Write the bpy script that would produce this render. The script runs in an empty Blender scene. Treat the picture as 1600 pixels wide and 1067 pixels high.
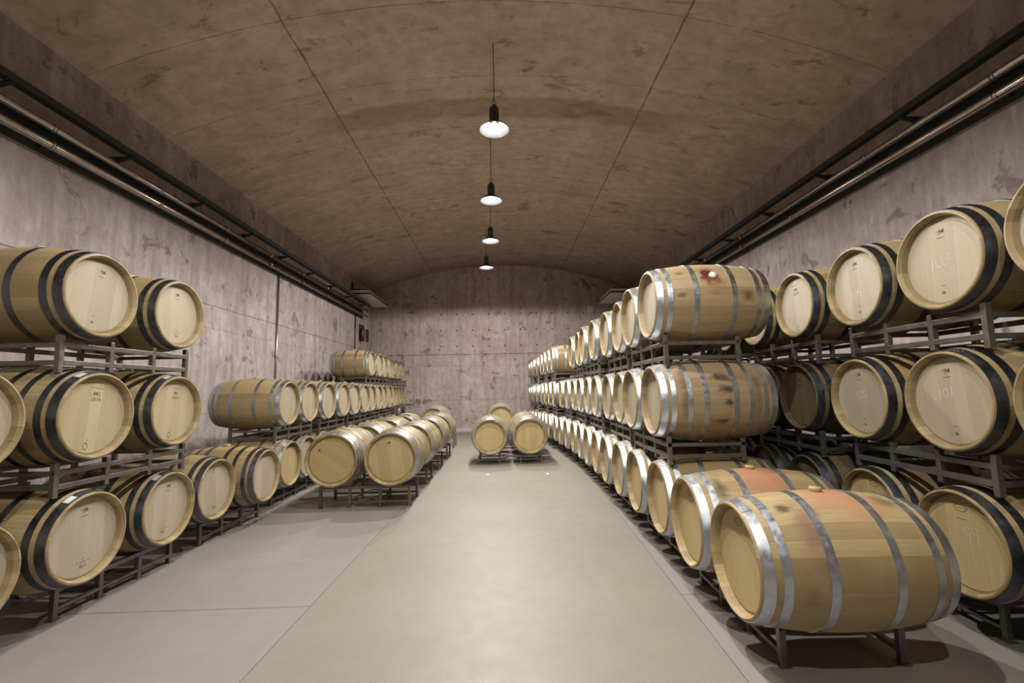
import bpy, bmesh, math, random
from mathutils import Vector, Matrix
random.seed(7)
PI = math.pi
C = bpy.context.scene.collection
sc = bpy.context.scene

# ------------------------------------------------------------------ camera
H = 1.48
TH, PS, RO = math.radians(6.047), math.radians(1.376), math.radians(1.19)
cd = bpy.data.cameras.new('camera'); cam = bpy.data.objects.new('camera', cd); C.objects.link(cam)
cd.sensor_width = 36.0; cd.lens = 715.41 / 1600 * 36; cd.clip_end = 100; cd.clip_start = 0.05
r0 = Vector((math.cos(PS), -math.sin(PS), 0)); f0 = Vector((math.sin(PS), math.cos(PS), 0)); zz = Vector((0, 0, 1))
fw = f0 * math.cos(TH) + zz * math.sin(TH); u0 = zz * math.cos(TH) - f0 * math.sin(TH)
rt = r0 * math.cos(RO) - u0 * math.sin(RO); up = r0 * math.sin(RO) + u0 * math.cos(RO)
M = Matrix((rt, up, -fw)).transposed().to_4x4(); M.translation = (0, 0, H)
cam.matrix_world = M
sc.camera = cam
# ------------------------------------------------------------------ world, exposure
w = bpy.data.worlds.new('cellar_air'); sc.world = w; w.use_nodes = True
w.node_tree.nodes['Background'].inputs[0].default_value = (0.30, 0.29, 0.28, 1)
w.node_tree.nodes['Background'].inputs[1].default_value = 0.02
vs = sc.view_settings
sc.display_settings.display_device = 'sRGB'
vs.view_transform = 'Standard'; vs.look = 'None'; vs.gamma = 1.0; vs.use_curve_mapping = False
vs.exposure = 0.0
LAMP_W = 500.0          # strength of each pendant lamp
LAMP_COL = (1.0, 0.95, 0.90)
HALF, SPRING, APEX, YB, YE = 4.8, 5.24, 6.20, -6.0, 17.0

# ------------------------------------------------------------------ helpers
def obj(name, me, mat=None, parent=None, loc=(0, 0, 0), rot=(0, 0, 0)):
    if isinstance(me, bmesh.types.BMesh):
        m = bpy.data.meshes.new(name); me.to_mesh(m); me.free(); me = m
    if mat is not None:
        for x in (mat if isinstance(mat, (list, tuple)) else [mat]): me.materials.append(x)
    o = bpy.data.objects.new(name, me); C.objects.link(o)
    o.location = loc; o.rotation_euler = rot
    if parent: o.parent = parent
    return o
def empty(name, loc, rz=0):
    o = bpy.data.objects.new(name, None); C.objects.link(o); o.location = loc; o.rotation_euler = (0, 0, rz)
    o.empty_display_size = .1
    return o
def tag(o, label, cat, group=None):
    o['label'] = label; o['category'] = cat
    if group: o['group'] = group
    return o
def struct(o): o['kind'] = 'structure'; return o
def copy_tree(o, parent=None):
    c = o.copy(); C.objects.link(c)
    if parent: c.parent = parent
    for ch in list(o.children): copy_tree(ch, c)
    return c
def box(bm, x0, x1, y0, y1, z0, z1, bev=0):
    vs_ = [bm.verts.new(p) for p in ((x0,y0,z0),(x1,y0,z0),(x1,y1,z0),(x0,y1,z0),(x0,y0,z1),(x1,y0,z1),(x1,y1,z1),(x0,y1,z1))]
    fs = [bm.faces.new([vs_[i] for i in q]) for q in ((3,2,1,0),(4,5,6,7),(0,1,5,4),(1,2,6,5),(2,3,7,6),(3,0,4,7))]
    if bev:
        es = list({e for f in fs for e in f.edges})
        bmesh.ops.bevel(bm, geom=es, offset=bev, segments=2, affect='EDGES', profile=.5)
    return bm
def lathe(bm, prof, segs, axis='X', closed=False, smooth=True, mats=None):
    rings = []
    for (a, r) in prof:
        ring = []
        for i in range(segs):
            t = 2 * PI * i / segs; c, s = math.cos(t), math.sin(t)
            p = (a, r * s, r * c) if axis == 'X' else (r * c, r * s, a)
            ring.append(bm.verts.new(p))
        rings.append(ring)
    n = len(rings); rng = range(n) if closed else range(n - 1)
    for k in rng:
        A, B = rings[k], rings[(k + 1) % n]
        for i in range(segs):
            j = (i + 1) % segs
            q = (A[i], A[j], B[j], B[i]) if axis == 'X' else (A[i], A[j], B[j], B[i])
            f = bm.faces.new(q); f.smooth = smooth
            if mats: f.material_index = mats[k]
    return rings
def fix(bm):
    bmesh.ops.recalc_face_normals(bm, faces=bm.faces); return bm
def sharpen(bm, deg=28):
    lim = math.radians(deg)
    for e in bm.edges:
        if len(e.link_faces) == 2 and e.calc_face_angle(0) > lim: e.smooth = False
    return bm
def tube(bm, pts, r, segs=8):
    pts = [Vector(p) for p in pts]; rings = []
    for k, p in enumerate(pts):
        d = (pts[min(k + 1, len(pts) - 1)] - pts[max(k - 1, 0)]).normalized()
        a = d.orthogonal().normalized() if k == 0 else (rings_a - d * rings_a.dot(d)).normalized()
        rings_a = a; b = d.cross(a)
        rings.append([bm.verts.new(p + a * math.cos(2*PI*i/segs) * r + b * math.sin(2*PI*i/segs) * r) for i in range(segs)])
    for A, B in zip(rings, rings[1:]):
        for i in range(segs):
            f = bm.faces.new((A[i], A[(i+1) % segs], B[(i+1) % segs], B[i])); f.smooth = True
    bm.faces.new(rings[0][::-1]); bm.faces.new(rings[-1])
    return bm

# ------------------------------------------------------------------ node material helper
class NM:
    def __init__(s, name):
        s.m = bpy.data.materials.new(name); s.m.use_nodes = True; s.t = s.m.node_tree; s.n = s.t.nodes
        s.b = s.n['Principled BSDF']
    def add(s, ty, **k):
        nd = s.n.new(ty)
        for a, v in k.items(): setattr(nd, a, v)
        return nd
    def ln(s, a, b): s.t.links.new(a, b)
    def val(s, inp, v):
        if hasattr(v, 'is_linked') or isinstance(v, bpy.types.NodeSocket): s.ln(v, inp)
        elif v is not None: inp.default_value = v
    def math(s, op, a, b=None, c=None, clamp=False):
        nd = s.add('ShaderNodeMath', operation=op); nd.use_clamp = clamp
        s.val(nd.inputs[0], a); s.val(nd.inputs[1], b); s.val(nd.inputs[2], c)
        return nd.outputs[0]
    def noise(s, vec, scale=5, detail=4, rough=.55, dist=0):
        nd = s.add('ShaderNodeTexNoise'); s.val(nd.inputs['Vector'], vec)
        nd.inputs['Scale'].default_value = scale; nd.inputs['Detail'].default_value = detail
        nd.inputs['Roughness'].default_value = rough; nd.inputs['Distortion'].default_value = dist
        return nd.outputs[0]
    def xyz(s, x, y, z):
        nd = s.add('ShaderNodeCombineXYZ')
        for i, v in enumerate((x, y, z)): s.val(nd.inputs[i], v)
        return nd.outputs[0]
    def sep(s, v):
        nd = s.add('ShaderNodeSeparateXYZ'); s.ln(v, nd.inputs[0]); return nd.outputs
    def mapr(s, v, a, b, c=0., d=1., smooth=False):
        nd = s.add('ShaderNodeMapRange'); nd.interpolation_type = 'SMOOTHSTEP' if smooth else 'LINEAR'
        s.val(nd.inputs[0], v)
        for i, q in zip((1, 2, 3, 4), (a, b, c, d)): nd.inputs[i].default_value = q
        return nd.outputs[0]
    def mix(s, f, a, b, blend='MIX'):
        nd = s.add('ShaderNodeMix', data_type='RGBA', blend_type=blend)
        s.val(nd.inputs[0], f)
        for i, v in ((6, a), (7, b)):
            if isinstance(v, tuple): v = v + (1,) if len(v) == 3 else v
            s.val(nd.inputs[i], v)
        return nd.outputs[2]
    def white(s, v, w_=None):
        nd = s.add('ShaderNodeTexWhiteNoise', noise_dimensions='1D'); s.val(nd.inputs['W'], v); return nd.outputs[0]
    def coord(s, which='Object'): return s.add('ShaderNodeTexCoord').outputs[which]
    def rand(s): return s.add('ShaderNodeObjectInfo').outputs['Random']
    def bump(s, h, strength=.3, dist=.01):
        nd = s.add('ShaderNodeBump'); nd.inputs['Strength'].default_value = strength; nd.inputs['Distance'].default_value = dist
        s.ln(h, nd.inputs['Height']); s.ln(nd.outputs[0], s.b.inputs['Normal'])
    def out(s, col=None, rough=.5, metal=0, spec=None):
        s.val(s.b.inputs['Base Color'], col + (1,) if isinstance(col, tuple) else col)
        s.val(s.b.inputs['Roughness'], rough); s.val(s.b.inputs['Metallic'], metal)
        if spec is not None: s.b.inputs['Specular IOR Level'].default_value = spec
        return s.m

# ---- oak staves. The barrel's axis is local X; angle 0 is the bung side (local +Z)
def oak_staves(name, base=(.325, .255, .130), stains=(), tone=1.0):
    k = NM(name); o = k.coord(); x, y, z = k.sep(o); rnd = k.rand()
    ang = k.math('DIVIDE', k.math('ARCTAN2', y, z), 2 * PI)
    wob = k.math('MULTIPLY', k.noise(k.xyz(0., k.math('MULTIPLY', ang, 9.), k.math('MULTIPLY', rnd, 31.)), 1.0, 1), .6)
    t = k.math('ADD', k.math('MULTIPLY', ang, 27.), k.math('ADD', wob, 40.))
    idx = k.math('FLOOR', t); fr = k.math('FRACT', t)
    wn = k.white(k.math('ADD', idx, k.math('MULTIPLY', rnd, 577.)))
    wn2 = k.white(k.math('ADD', idx, k.math('MULTIPLY', rnd, 177.)))
    grain = k.noise(k.xyz(k.math('MULTIPLY', x, 3.), k.math('MULTIPLY', ang, 150.), k.math('MULTIPLY', wn, 40.)), 1.6, 5, .62)
    blot = k.noise(k.xyz(k.math('MULTIPLY', x, 2.2), k.math('MULTIPLY', ang, 8.), k.math('MULTIPLY', rnd, 90.)), 1.7, 3)
    dark = tuple(c * f for c, f in zip(base, (.66, .62, .55))); light = tuple(min(1, c * f) for c, f in zip(base, (1.32, 1.34, 1.38)))
    c = k.mix(k.mapr(wn, 0, 1, .1, .95), dark, light)
    c = k.mix(k.mapr(grain, .3, .75, 0., .55), c, tuple(b * .55 for b in base))
    c = k.mix(k.mapr(blot, .45, .75, 0, .4), c, tuple(b * q for b, q in zip(base, (1.2, 1.05, .85))))
    c = k.mix(k.mapr(wn2, .72, 1., 0, .35), c, (.27, .175, .10))
    # small black knots
    kn = k.noise(k.xyz(k.math('MULTIPLY', x, 3.2), k.math('MULTIPLY', ang, 22.), k.math('MULTIPLY', rnd, 63.)), 1.9, 1)
    c = k.mix(k.mapr(kn, .80, .86, 0, .75), c, (.05, .035, .025))
    seam = k.math('LESS_THAN', k.math('ABSOLUTE', k.math('SUBTRACT', fr, .5)), .490)
    c = k.mix(k.math('MULTIPLY', k.math('SUBTRACT', 1., seam), .35), c, (.07, .045, .025))
    for (sx, sa, wx, wa, col, st, nz, thr) in stains:      # stains with a shape of their own: axis position, angle, half sizes
        dx = k.math('DIVIDE', k.math('SUBTRACT', x, sx), wx)
        da = k.math('DIVIDE', k.math('SUBTRACT', ang, sa / 360.), wa / 360.)
        d = k.math('SQRT', k.math('ADD', k.math('MULTIPLY', dx, dx), k.math('MULTIPLY', da, da)))
        n = k.noise(k.xyz(k.math('MULTIPLY', x, nz), k.math('MULTIPLY', ang, nz * 4.5), sx * 10 + sa * .1), 1.0, 4, .6, .4)
        d = k.math('ADD', d, k.math('MULTIPLY', k.math('SUBTRACT', n, .5), 1.9))
        c = k.mix(k.mapr(d, thr, 1.05, st, 0, True), c, col)
    rp = k.math('ADD', .46, k.math('MULTIPLY', grain, .2))
    k.bump(k.math('ADD', k.math('MULTIPLY', grain, .35), seam), .22, .002)
    return k.out(c, rp, 0, .35)
def oak_head(name, base=(.385, .34, .262), contrast=1.0, pencil=False):
    k = NM(name); o = k.coord(); x, y, z = k.sep(o); rnd = k.rand()
    t = k.math('ADD', k.math('MULTIPLY', y, 12.5), k.math('ADD', 30., k.math('MULTIPLY', rnd, 9.)))
    t = k.math('ADD', t, k.math('MULTIPLY', k.noise(k.xyz(k.math('MULTIPLY', y, 8.), rnd, 0.), 1., 1), .7))
    idx = k.math('FLOOR', t); fr = k.math('FRACT', t)
    wn = k.white(k.math('ADD', idx, k.math('MULTIPLY', rnd, 311.)))
    g = k.noise(k.xyz(k.math('MULTIPLY', y, 70.), k.math('MULTIPLY', z, 3.), k.math('MULTIPLY', wn, 60.)), 1.3, 5, .6)
    bl = k.noise(k.xyz(k.math('MULTIPLY', y, 5.), k.math('MULTIPLY', z, 2.), k.math('MULTIPLY', rnd, 60.)), 1.5, 3)
    c = k.mix(k.mapr(wn, 0, 1, 0, 1.), tuple(b * q for b, q in zip(base, (.90, .885, .85))), tuple(min(.95, b * 1.1) for b in base))
    c = k.mix(k.mapr(g, .35, .75, 0, .38 * contrast), c, tuple(b * q for b, q in zip(base, (.70, .64, .54))))
    c = k.mix(k.mapr(bl, .5, .8, 0, .35 * contrast), c, tuple(b * q for b, q in zip(base, (.92, .78, .58))))
    c = k.mix(k.mapr(rnd, 0, 1, 0, .35), c, tuple(b * q for b, q in zip(base, (.95, .88, .72))))
    sm = k.mapr(k.math('ABSOLUTE', k.math('SUBTRACT', fr, .5)), .475, .5, 0, .35)
    c = k.mix(sm, c, (.30, .21, .12))
    k.bump(g, .1, .002)
    return k.out(c, .55, 0, .3)
def metal(name, col, rough, metallic=1., var=.15, streak=False):
    k = NM(name); o = k.coord(); rnd = k.rand()
    n = k.noise(k.xyz(*[k.math('ADD', q, k.math('MULTIPLY', rnd, 9.)) for q in k.sep(o)]), 22, 4, .6)
    n2 = k.noise(o, 5, 3)
    c = k.mix(k.mapr(n, .3, .7), tuple(c_ * (1 - var) for c_ in col), tuple(min(1, c_ * (1 + var)) for c_ in col))
    c = k.mix(k.mapr(n2, .5, .8, 0, .3), c, tuple(c_ * .6 for c_ in col))
    return k.out(c, k.mapr(n, .3, .7, rough * .8, rough * 1.25), metallic)
def plain(name, col, rough=.5, metallic=0., spec=None):
    k = NM(name); n = k.noise(k.coord(), 18, 3)
    return k.out(k.mix(k.mapr(n, .3, .7), tuple(c * .88 for c in col), tuple(min(1, c * 1.1) for c in col)), rough, metallic, spec)

mat_body = oak_staves('oak_staves')
mat_body_dark = oak_staves('oak_staves_dark', (.15, .115, .068))  # same oak with a darker base colour
mat_head = oak_head('oak_head')
mat_head_tan = oak_head('oak_head_tan', (.47, .37, .19))
mat_head_cream = oak_head('oak_head_cream', (.41, .345, .225))
mat_head_dark = oak_head('oak_head_dark', (.21, .165, .10), 1.2)  # darker brown base colour, stronger grain contrast
mat_hoop = metal('galvanised_hoop', (.50, .54, .58), .40)
mat_hoop_dark = metal('hoop_dark_reflection', (.16, .18, .205), .36)  # galvanised hoops with the dark vault's reflection put into their colour
mat_rack = metal('dark_rack_steel', (.19, .175, .155), .42, .75)
mat_pipe = metal('polished_pipe', (.42, .40, .37), .20, 1., .06)
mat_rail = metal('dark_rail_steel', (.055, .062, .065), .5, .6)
mat_ink = plain('burnt_ink', (.07, .05, .035), .8)
mat_ink_faint = plain('faint_ink', (.30, .215, .125), .8)
mat_chalk = plain('white_chalk', (.56, .52, .46), .9)
mat_sticker = plain('white_sticker', (.80, .82, .86), .5)
mat_bung = plain('pale_bung', (.45, .32, .15), .5)
mat_bung_white = plain('white_bung', (.80, .74, .62), .45)
mat_black = plain('black_enamel', (.018, .018, .017), .45)
mat_housing = plain('lamp_housing_grey', (.03, .034, .034), .4)
mat_white = plain('white_panel', (.62, .60, .55), .6)
mat_card = plain('white_card', (.8, .8, .8), .6)
mat_red = plain('red_enamel', (.05, .008, .008), .4)

# ---- concrete and floor (world coordinates are the object coordinates: those meshes sit at the origin)
def concrete(name, base, dark, along, joints, stain=(.20, .14, .115), pit=.35, holes=None, band=None, thr=.575, amt=.7, plank=None):
    k = NM(name); o = k.coord(); x, y, z = k.sep(o)
    h = y if along == 'Y' else x                      # horizontal run of the wall
    n1 = k.noise(o, .9, 6, .6, .2)
    n2 = k.noise(o, 5.0, 6, .65)
    n3 = k.noise(o, 40., 4, .7)
    st = k.noise(k.xyz(k.math('MULTIPLY', x, 3.5), k.math('MULTIPLY', y, 3.5), k.math('MULTIPLY', z, .28)), 1.6, 5, .6, .1)
    c = k.mix(k.mapr(n1, .32, .68), dark, base)
    c = k.mix(k.mapr(n2, .42, .68, 0, .6), c, tuple(d * .8 for d in dark))
    c = k.mix(k.mapr(st, .46, .66, 0, .6), c, tuple(d * .72 for d in dark))
    c = k.mix(k.mapr(n3, .3, .7, 0, .22), c, tuple(min(1, b * 1.25) for b in base))
    bt = k.noise(k.xyz(k.math('MULTIPLY', x, .55), y, k.math('MULTIPLY', z, .55)) if plank else o, 2.1, 7, .72, .6)
    c = k.mix(k.mapr(bt, thr, thr + .05, 0, amt), c, stain)
    vo = k.add('ShaderNodeTexVoronoi'); vo.inputs['Scale'].default_value = 2.6; k.ln(o, vo.inputs['Vector'])
    pitm = k.math('MULTIPLY', k.mapr(vo.outputs['Distance'], .05, .12, 1, 0), k.mapr(n2, .45, .55))
    c = k.mix(k.math('MULTIPLY', pitm, pit * 1.8, None, True), c, tuple(s_ * .55 for s_ in stain))
    px, py, pz = plank or (9., 9., 2.6)
    n5 = k.noise(k.xyz(k.math('MULTIPLY', x, px), k.math('MULTIPLY', y, py), k.math('MULTIPLY', z, pz)), 1.0, 6, .7)
    c = k.mix(k.mapr(n5, .50, .72, 0, .5), c, tuple(d * .7 for d in dark))
    c = k.mix(k.mapr(n5, .46, .30, 0, .4), c, tuple(min(1, b * 1.2) for b in base))
    hh = None
    for (ax, pos, wid, am) in joints:
        src = {'x': x, 'y': y, 'z': z}[ax]
        wv = k.math('MULTIPLY', k.math('SUBTRACT', k.noise(o, 3.0, 6, .7), .5), wid * 5.0)
        if isinstance(pos, tuple):                      # repeating joint: (offset, pitch)
            d = k.math('MULTIPLY', k.math('ABSOLUTE', k.math('SUBTRACT', k.math('FRACT', k.math('DIVIDE', k.math('ADD', k.math('SUBTRACT', src, pos[0]), wv), pos[1])), .5)), -pos[1])
            d = k.math('ADD', d, pos[1] / 2)
        else: d = k.math('ABSOLUTE', k.math('SUBTRACT', k.math('ADD', src, wv), pos))
        m = k.mapr(d, wid * .5, wid * 1.6, am, 0)
        m = k.math('MULTIPLY', m, k.mapr(n2, .3, .6, .35, 1.))
        c = k.mix(m, c, tuple(s_ * .35 for s_ in stain))
        hh = m if hh is None else k.math('MAXIMUM', hh, m)
    if holes:
        (hx0, px, z0, pz, zmin, zmax, rad) = holes
        fx = k.math('MULTIPLY', k.math('SUBTRACT', k.math('FRACT', k.math('ADD', k.math('DIVIDE', k.math('SUBTRACT', h, hx0), px), .5)), .5), px)
        fz = k.math('MULTIPLY', k.math('SUBTRACT', k.math('FRACT', k.math('ADD', k.math('DIVIDE', k.math('SUBTRACT', z, z0), pz), .5)), .5), pz)
        d = k.math('SQRT', k.math('ADD', k.math('MULTIPLY', fx, fx), k.math('MULTIPLY', fz, fz)))
        m = k.math('MULTIPLY', k.mapr(d, rad * .7, rad * 1.3, .9, 0), k.math('MULTIPLY', k.math('GREATER_THAN', z, zmin), k.math('LESS_THAN', z, zmax)))
        m = k.math('MULTIPLY', m, k.math('MULTIPLY', k.math('GREATER_THAN', h, -2.5), k.math('LESS_THAN', h, 3.4)))
        c = k.mix(m, c, tuple(s_ * .25 for s_ in stain))
    if band:
        (y0, y1, x0, x1) = band
        wv = k.math('MULTIPLY', k.math('SUBTRACT', k.noise(o, 1.5, 4), .5), .35)
        yy = k.math('ADD', y, wv)
        m = k.math('MULTIPLY', k.mapr(yy, y0 - .05, y0 + .05), k.mapr(yy, y1 - .08, y1 + .08, 1, 0))
        m = k.math('MULTIPLY', m, k.math('MULTIPLY', k.mapr(x, x0 - .3, x0 + .3), k.mapr(x, x1 - .3, x1 + .3, 1, 0)))
        c = k.mix(k.math('MULTIPLY', m, .5), c, stain)
    hgt = k.math('SUBTRACT', k.math('ADD', k.math('MULTIPLY', n3, .35), n2), k.math('MULTIPLY', pitm, 1.2))
    if hh is not None: hgt = k.math('SUBTRACT', hgt, hh)
    k.bump(hgt, .35, .012)
    return k.out(c, .78, 0, .25)
WALL, WDARK = (.46, .405, .39), (.27, .222, .21)
mat_wall_side = concrete('board_marked_wall', WALL, WDARK, 'Y',
    [('z', 2.98, .008, .8), ('z', 2.60, .005, .5), ('z', 1.2, .006, .5), ('y', (.55, 1.25), .003, .28)], (.125, .092, .082))
mat_wall_end = concrete('end_wall_concrete', (.56, .475, .445), (.36, .285, .262), 'X',
    [('z', 2.83, .012, .8), ('z', 2.41, .006, .55), ('z', 1.16, .007, .6), ('x', (-1.98, 2.5), .004, .5), ('z', 5.0, .005, .3)], (.12, .085, .075),
    .4, (-2.235, .595, 4.335, .60, 3.1, 4.6, .03))
mat_vault = concrete('vault_concrete', (.66, .54, .435), (.48, .385, .30), 'Y',
    [('y', (-.22, 1.333), .006, .55), ('x', -2.56, .011, .8), ('x', 2.34, .011, .8), ('x', -.08, .003, .35)], (.26, .165, .115), .3, None, (6.95, 7.5, -2.9, 2.9), .585, .7, (1.6, 4.2, 1.6))
def floor_mat(name, base, dark, speck, rough, joint_y=None):
    k = NM(name); o = k.coord(); x, y, z = k.sep(o)
    n1 = k.noise(o, .8, 5, .6); n2 = k.noise(o, 7, 5, .6); n3 = k.noise(o, 120, 3, .8)
    c = k.mix(k.mapr(n1, .3, .7), dark, base)
    c = k.mix(k.mapr(n2, .4, .7, 0, .25), c, tuple(d * .86 for d in dark))
    c = k.mix(k.mapr(n3, .55, .66, 0, speck), c, tuple(d * .45 for d in dark))
    c = k.mix(k.mapr(n3, .42, .30, 0, speck), c, tuple(min(1, b * 1.3) for b in base))
    if joint_y is not None:
        d = k.math('ABSOLUTE', k.math('SUBTRACT', y, joint_y)); c = k.mix(k.mapr(d, .003, .008, .6, 0), c, tuple(q * .3 for q in dark))
    k.bump(n2, .02, .002)
    return k.out(c, k.mapr(n2, .3, .7, rough * .96, rough * 1.06), 0, .45)
mat_strip = floor_mat('beige_terrazzo', (.255, .237, .198), (.218, .20, .163), .6, .50)
mat_floor = floor_mat('grey_screed', (.285, .262, .243), (.24, .22, .203), .12, .40, 3.42)
mat_joint = plain('dark_joint', (.10, .085, .07), .8)
mat_skirt = plain('pale_skirting', (.50, .46, .41), .6)

# ------------------------------------------------------------------ room shell
xl = lambda y: -1.447 + .0225 * y
xr = lambda y: 1.085 + .0485 * y
bm = bmesh.new()
def slab(pts, mi):                                   # floor pieces share one thick mesh
    a = [bm.verts.new((x, y, 0)) for x, y in pts]; b = [bm.verts.new((x, y, -.2)) for x, y in pts]
    f = bm.faces.new(a); f.material_index = mi
    bm.faces.new(b[::-1]).material_index = mi
    for i in range(len(pts)):
        j = (i + 1) % len(pts); bm.faces.new((a[i], b[i], b[j], a[j])).material_index = mi
g = .006
YK, XK = 8.3, -1.80                                     # the left border widens under the racks towards the end wall
slab([(-HALF-.2, YB-.2), (xl(YB)-g, YB-.2), (xl(YK)-g, YK), (XK-g, YE+.2), (-HALF-.2, YE+.2)], 0)
slab([(xl(YB), YB-.2), (xr(YB), YB-.2), (xr(YE), YE+.2), (XK, YE+.2), (xl(YK), YK)], 1)
slab([(xr(YB)+g, YB-.2), (HALF+.2, YB-.2), (HALF+.2, YE+.2), (xr(YE)+g, YE+.2)], 0)
slab([(xl(YB)-g, YB-.2), (xl(YB), YB-.2), (xl(YK), YK), (XK, YE+.2), (XK-g, YE+.2), (xl(YK)-g, YK)], 2)
slab([(xr(YB), YB-.2), (xr(YB)+g, YB-.2), (xr(YE)+g, YE+.2), (xr(YE), YE+.2)], 2)
struct(obj('floor', fix(bm), [mat_floor, mat_strip, mat_joint]))
for nm, x0, x1 in (('wall_left', -HALF - .25, -HALF), ('wall_right', HALF, HALF + .25)):
    bm = bmesh.new(); box(bm, x0, x1, YB - .2, YE + .2, 0, SPRING); struct(obj(nm, fix(bm), mat_wall_side))
for nm, y0, y1 in (('wall_end', YE, YE + .25), ('wall_back', YB - .25, YB)):
    bm = bmesh.new(); box(bm, -HALF, HALF, y0, y1, 0, APEX + .15); struct(obj(nm, fix(bm), mat_wall_end))
R = (HALF**2 + (APEX - SPRING)**2) / (2 * (APEX - SPRING)); zc = APEX - R; a0 = math.asin((HALF + .25) / R)
zv = lambda x: zc + math.sqrt(R * R - x * x)
bm = bmesh.new(); N = 48; rows = []
for rr in (R, R + .25):
    for yy in (YB - .2, YE + .2):
        rows.append([bm.verts.new((rr * math.sin(a0 * (2 * i / N - 1)), yy, zc + rr * math.cos(a0 * (2 * i / N - 1)))) for i in range(N + 1)])
for i in range(N):
    for a, b in ((0, 1), (3, 2), (2, 0), (1, 3)):
        f = bm.faces.new((rows[a][i], rows[a][i+1], rows[b][i+1], rows[b][i])); f.smooth = (a, b) in ((0, 1), (3, 2))
for i in (0, N): bm.faces.new((rows[0][i], rows[1][i], rows[3][i], rows[2][i]))
struct(obj('ceiling', fix(bm), mat_vault))
bm = bmesh.new(); box(bm, -HALF, HALF, YE - .03, YE, 0, .13, .004); struct(obj('baseboard_end', fix(bm), mat_skirt))

# ------------------------------------------------------------------ barrels
def prof(spec, x):                                    # outer radius along the axis, x from -L/2 to L/2
    L, O, rb = spec['L'], spec['O'], spec['rb']; t = abs(x) / (L / 2)
    return rb - (rb - O) * (.85 * t**2 + .15 * t**4)
def body_mesh(spec):
    L, O, I, D = spec['L'], spec['O'], spec['I'], .046
    bm = bmesh.new(); n = 30
    P = [(-L/2 + D + .012, I), (-L/2 + D, I + .004), (-L/2 + .02, I + .004), (-L/2, O - .011), (-L/2 + .002, O - .002)]
    P += [(x, prof(spec, x)) for x in [(-L/2 + .008) + (L - .016) * i / n for i in range(n + 1)]]
    P += [(L/2 - .002, O - .002), (L/2, O - .011), (L/2 - .02, I + .004), (L/2 - D, I + .004), (L/2 - D - .012, I)]
    lathe(bm, P, 72)
    return sharpen(fix(bm))
def hoop_mesh(spec, xa, xb, rivets=True):
    bm = bmesh.new(); n = 3
    xs = [xa + (xb - xa) * i / n for i in range(n + 1)]
    P = [(x, prof(spec, x) + .0035) for x in xs] + [(x, prof(spec, x) - .001) for x in xs[::-1]]
    lathe(bm, P, 72, closed=True)
    # lapped end plate with its rivets
    xm = (xa + xb) / 2; r = prof(spec, xm)
    for j, a in enumerate((-.34, -.26)):
        for q in (.28, .72):
            x = xa + (xb - xa) * q; rr = prof(spec, x) + .003
            m = Matrix.Rotation(-a, 4, 'X') @ Matrix.Translation((x, 0, rr))
            bmesh.ops.create_uvsphere(bm, u_segments=6, v_segments=4, radius=.0052, matrix=m)
    fix(bm)
    for f in bm.faces: f.smooth = True
    sharpen(bm)
    # overlap plate
    pv = []
    for i in range(7):
        a = -.42 + .24 * i / 6
        for x in (xa + .001, xb - .001):
            rr = prof(spec, x) + .0055; pv.append(bm.verts.new((x, rr * math.sin(a), rr * math.cos(a))))
    for i in range(6): bm.faces.new((pv[2*i], pv[2*i+1], pv[2*i+3], pv[2*i+2]))
    for x_i in (0, 12):
        a = -.42 + .24 * (x_i / 12)
        q = [bm.verts.new((x, prof(spec, x) * math.sin(a), prof(spec, x) * math.cos(a))) for x in (xa + .001, xb - .001)]
        bm.faces.new((pv[x_i], pv[x_i + 1], q[1], q[0]))
    return bm
def disc_mesh(r, x, th=.02):
    bm = bmesh.new(); lathe(bm, [(x, .0005), (x, r * .5), (x, r - .014), (x + .006, r - .001), (x + th, r - .001), (x + th, .0005)], 64, smooth=False); fix(bm); return bm
SPEC = {
 'plain': dict(L=.95, O=.29, I=.262, rb=.345, hoops=[(.010, .062), (.094, .136), (.300, .342)]),
 'ringed': dict(L=.95, O=.29, I=.262, rb=.345, hoops=[(.010, .062), (.090, .128), (.212, .250), (.335, .378)]),
 'large': dict(L=1.0, O=.33, I=.292, rb=.37, hoops=[(.010, .060), (.085, .120), (.150, .185), (.325, .365)]),
 'puncheon': dict(L=1.1, O=.342, I=.288, rb=.40, hoops=[(.010, .060), (.10, .14), (.20, .24), (.36, .40)]),
}
def bung_mesh(spec, up=.022):
    bm = bmesh.new(); r = spec['rb']
    lathe(bm, [(r - .012, .001), (r - .012, .027), (r + up * .6, .031), (r + up, .029), (r + up, .001)], 20, axis='Z'); fix(bm); return bm
def sticker_mesh(spec):
    bm = bmesh.new(); xa, xb = -spec['L']/2 + .018, -spec['L']/2 + .056; vv = []
    for i in range(5):
        a = .30 + .22 * i / 4
        for x in (xa, xb):
            rr = prof(spec, x) + .0048; vv.append(bm.verts.new((x, rr * math.sin(a), rr * math.cos(a))))
    for i in range(4): bm.faces.new((vv[2*i], vv[2*i+1], vv[2*i+3], vv[2*i+2]))
    bmesh.ops.solidify(bm, geom=bm.faces[:], thickness=.0008)
    return bm
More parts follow.
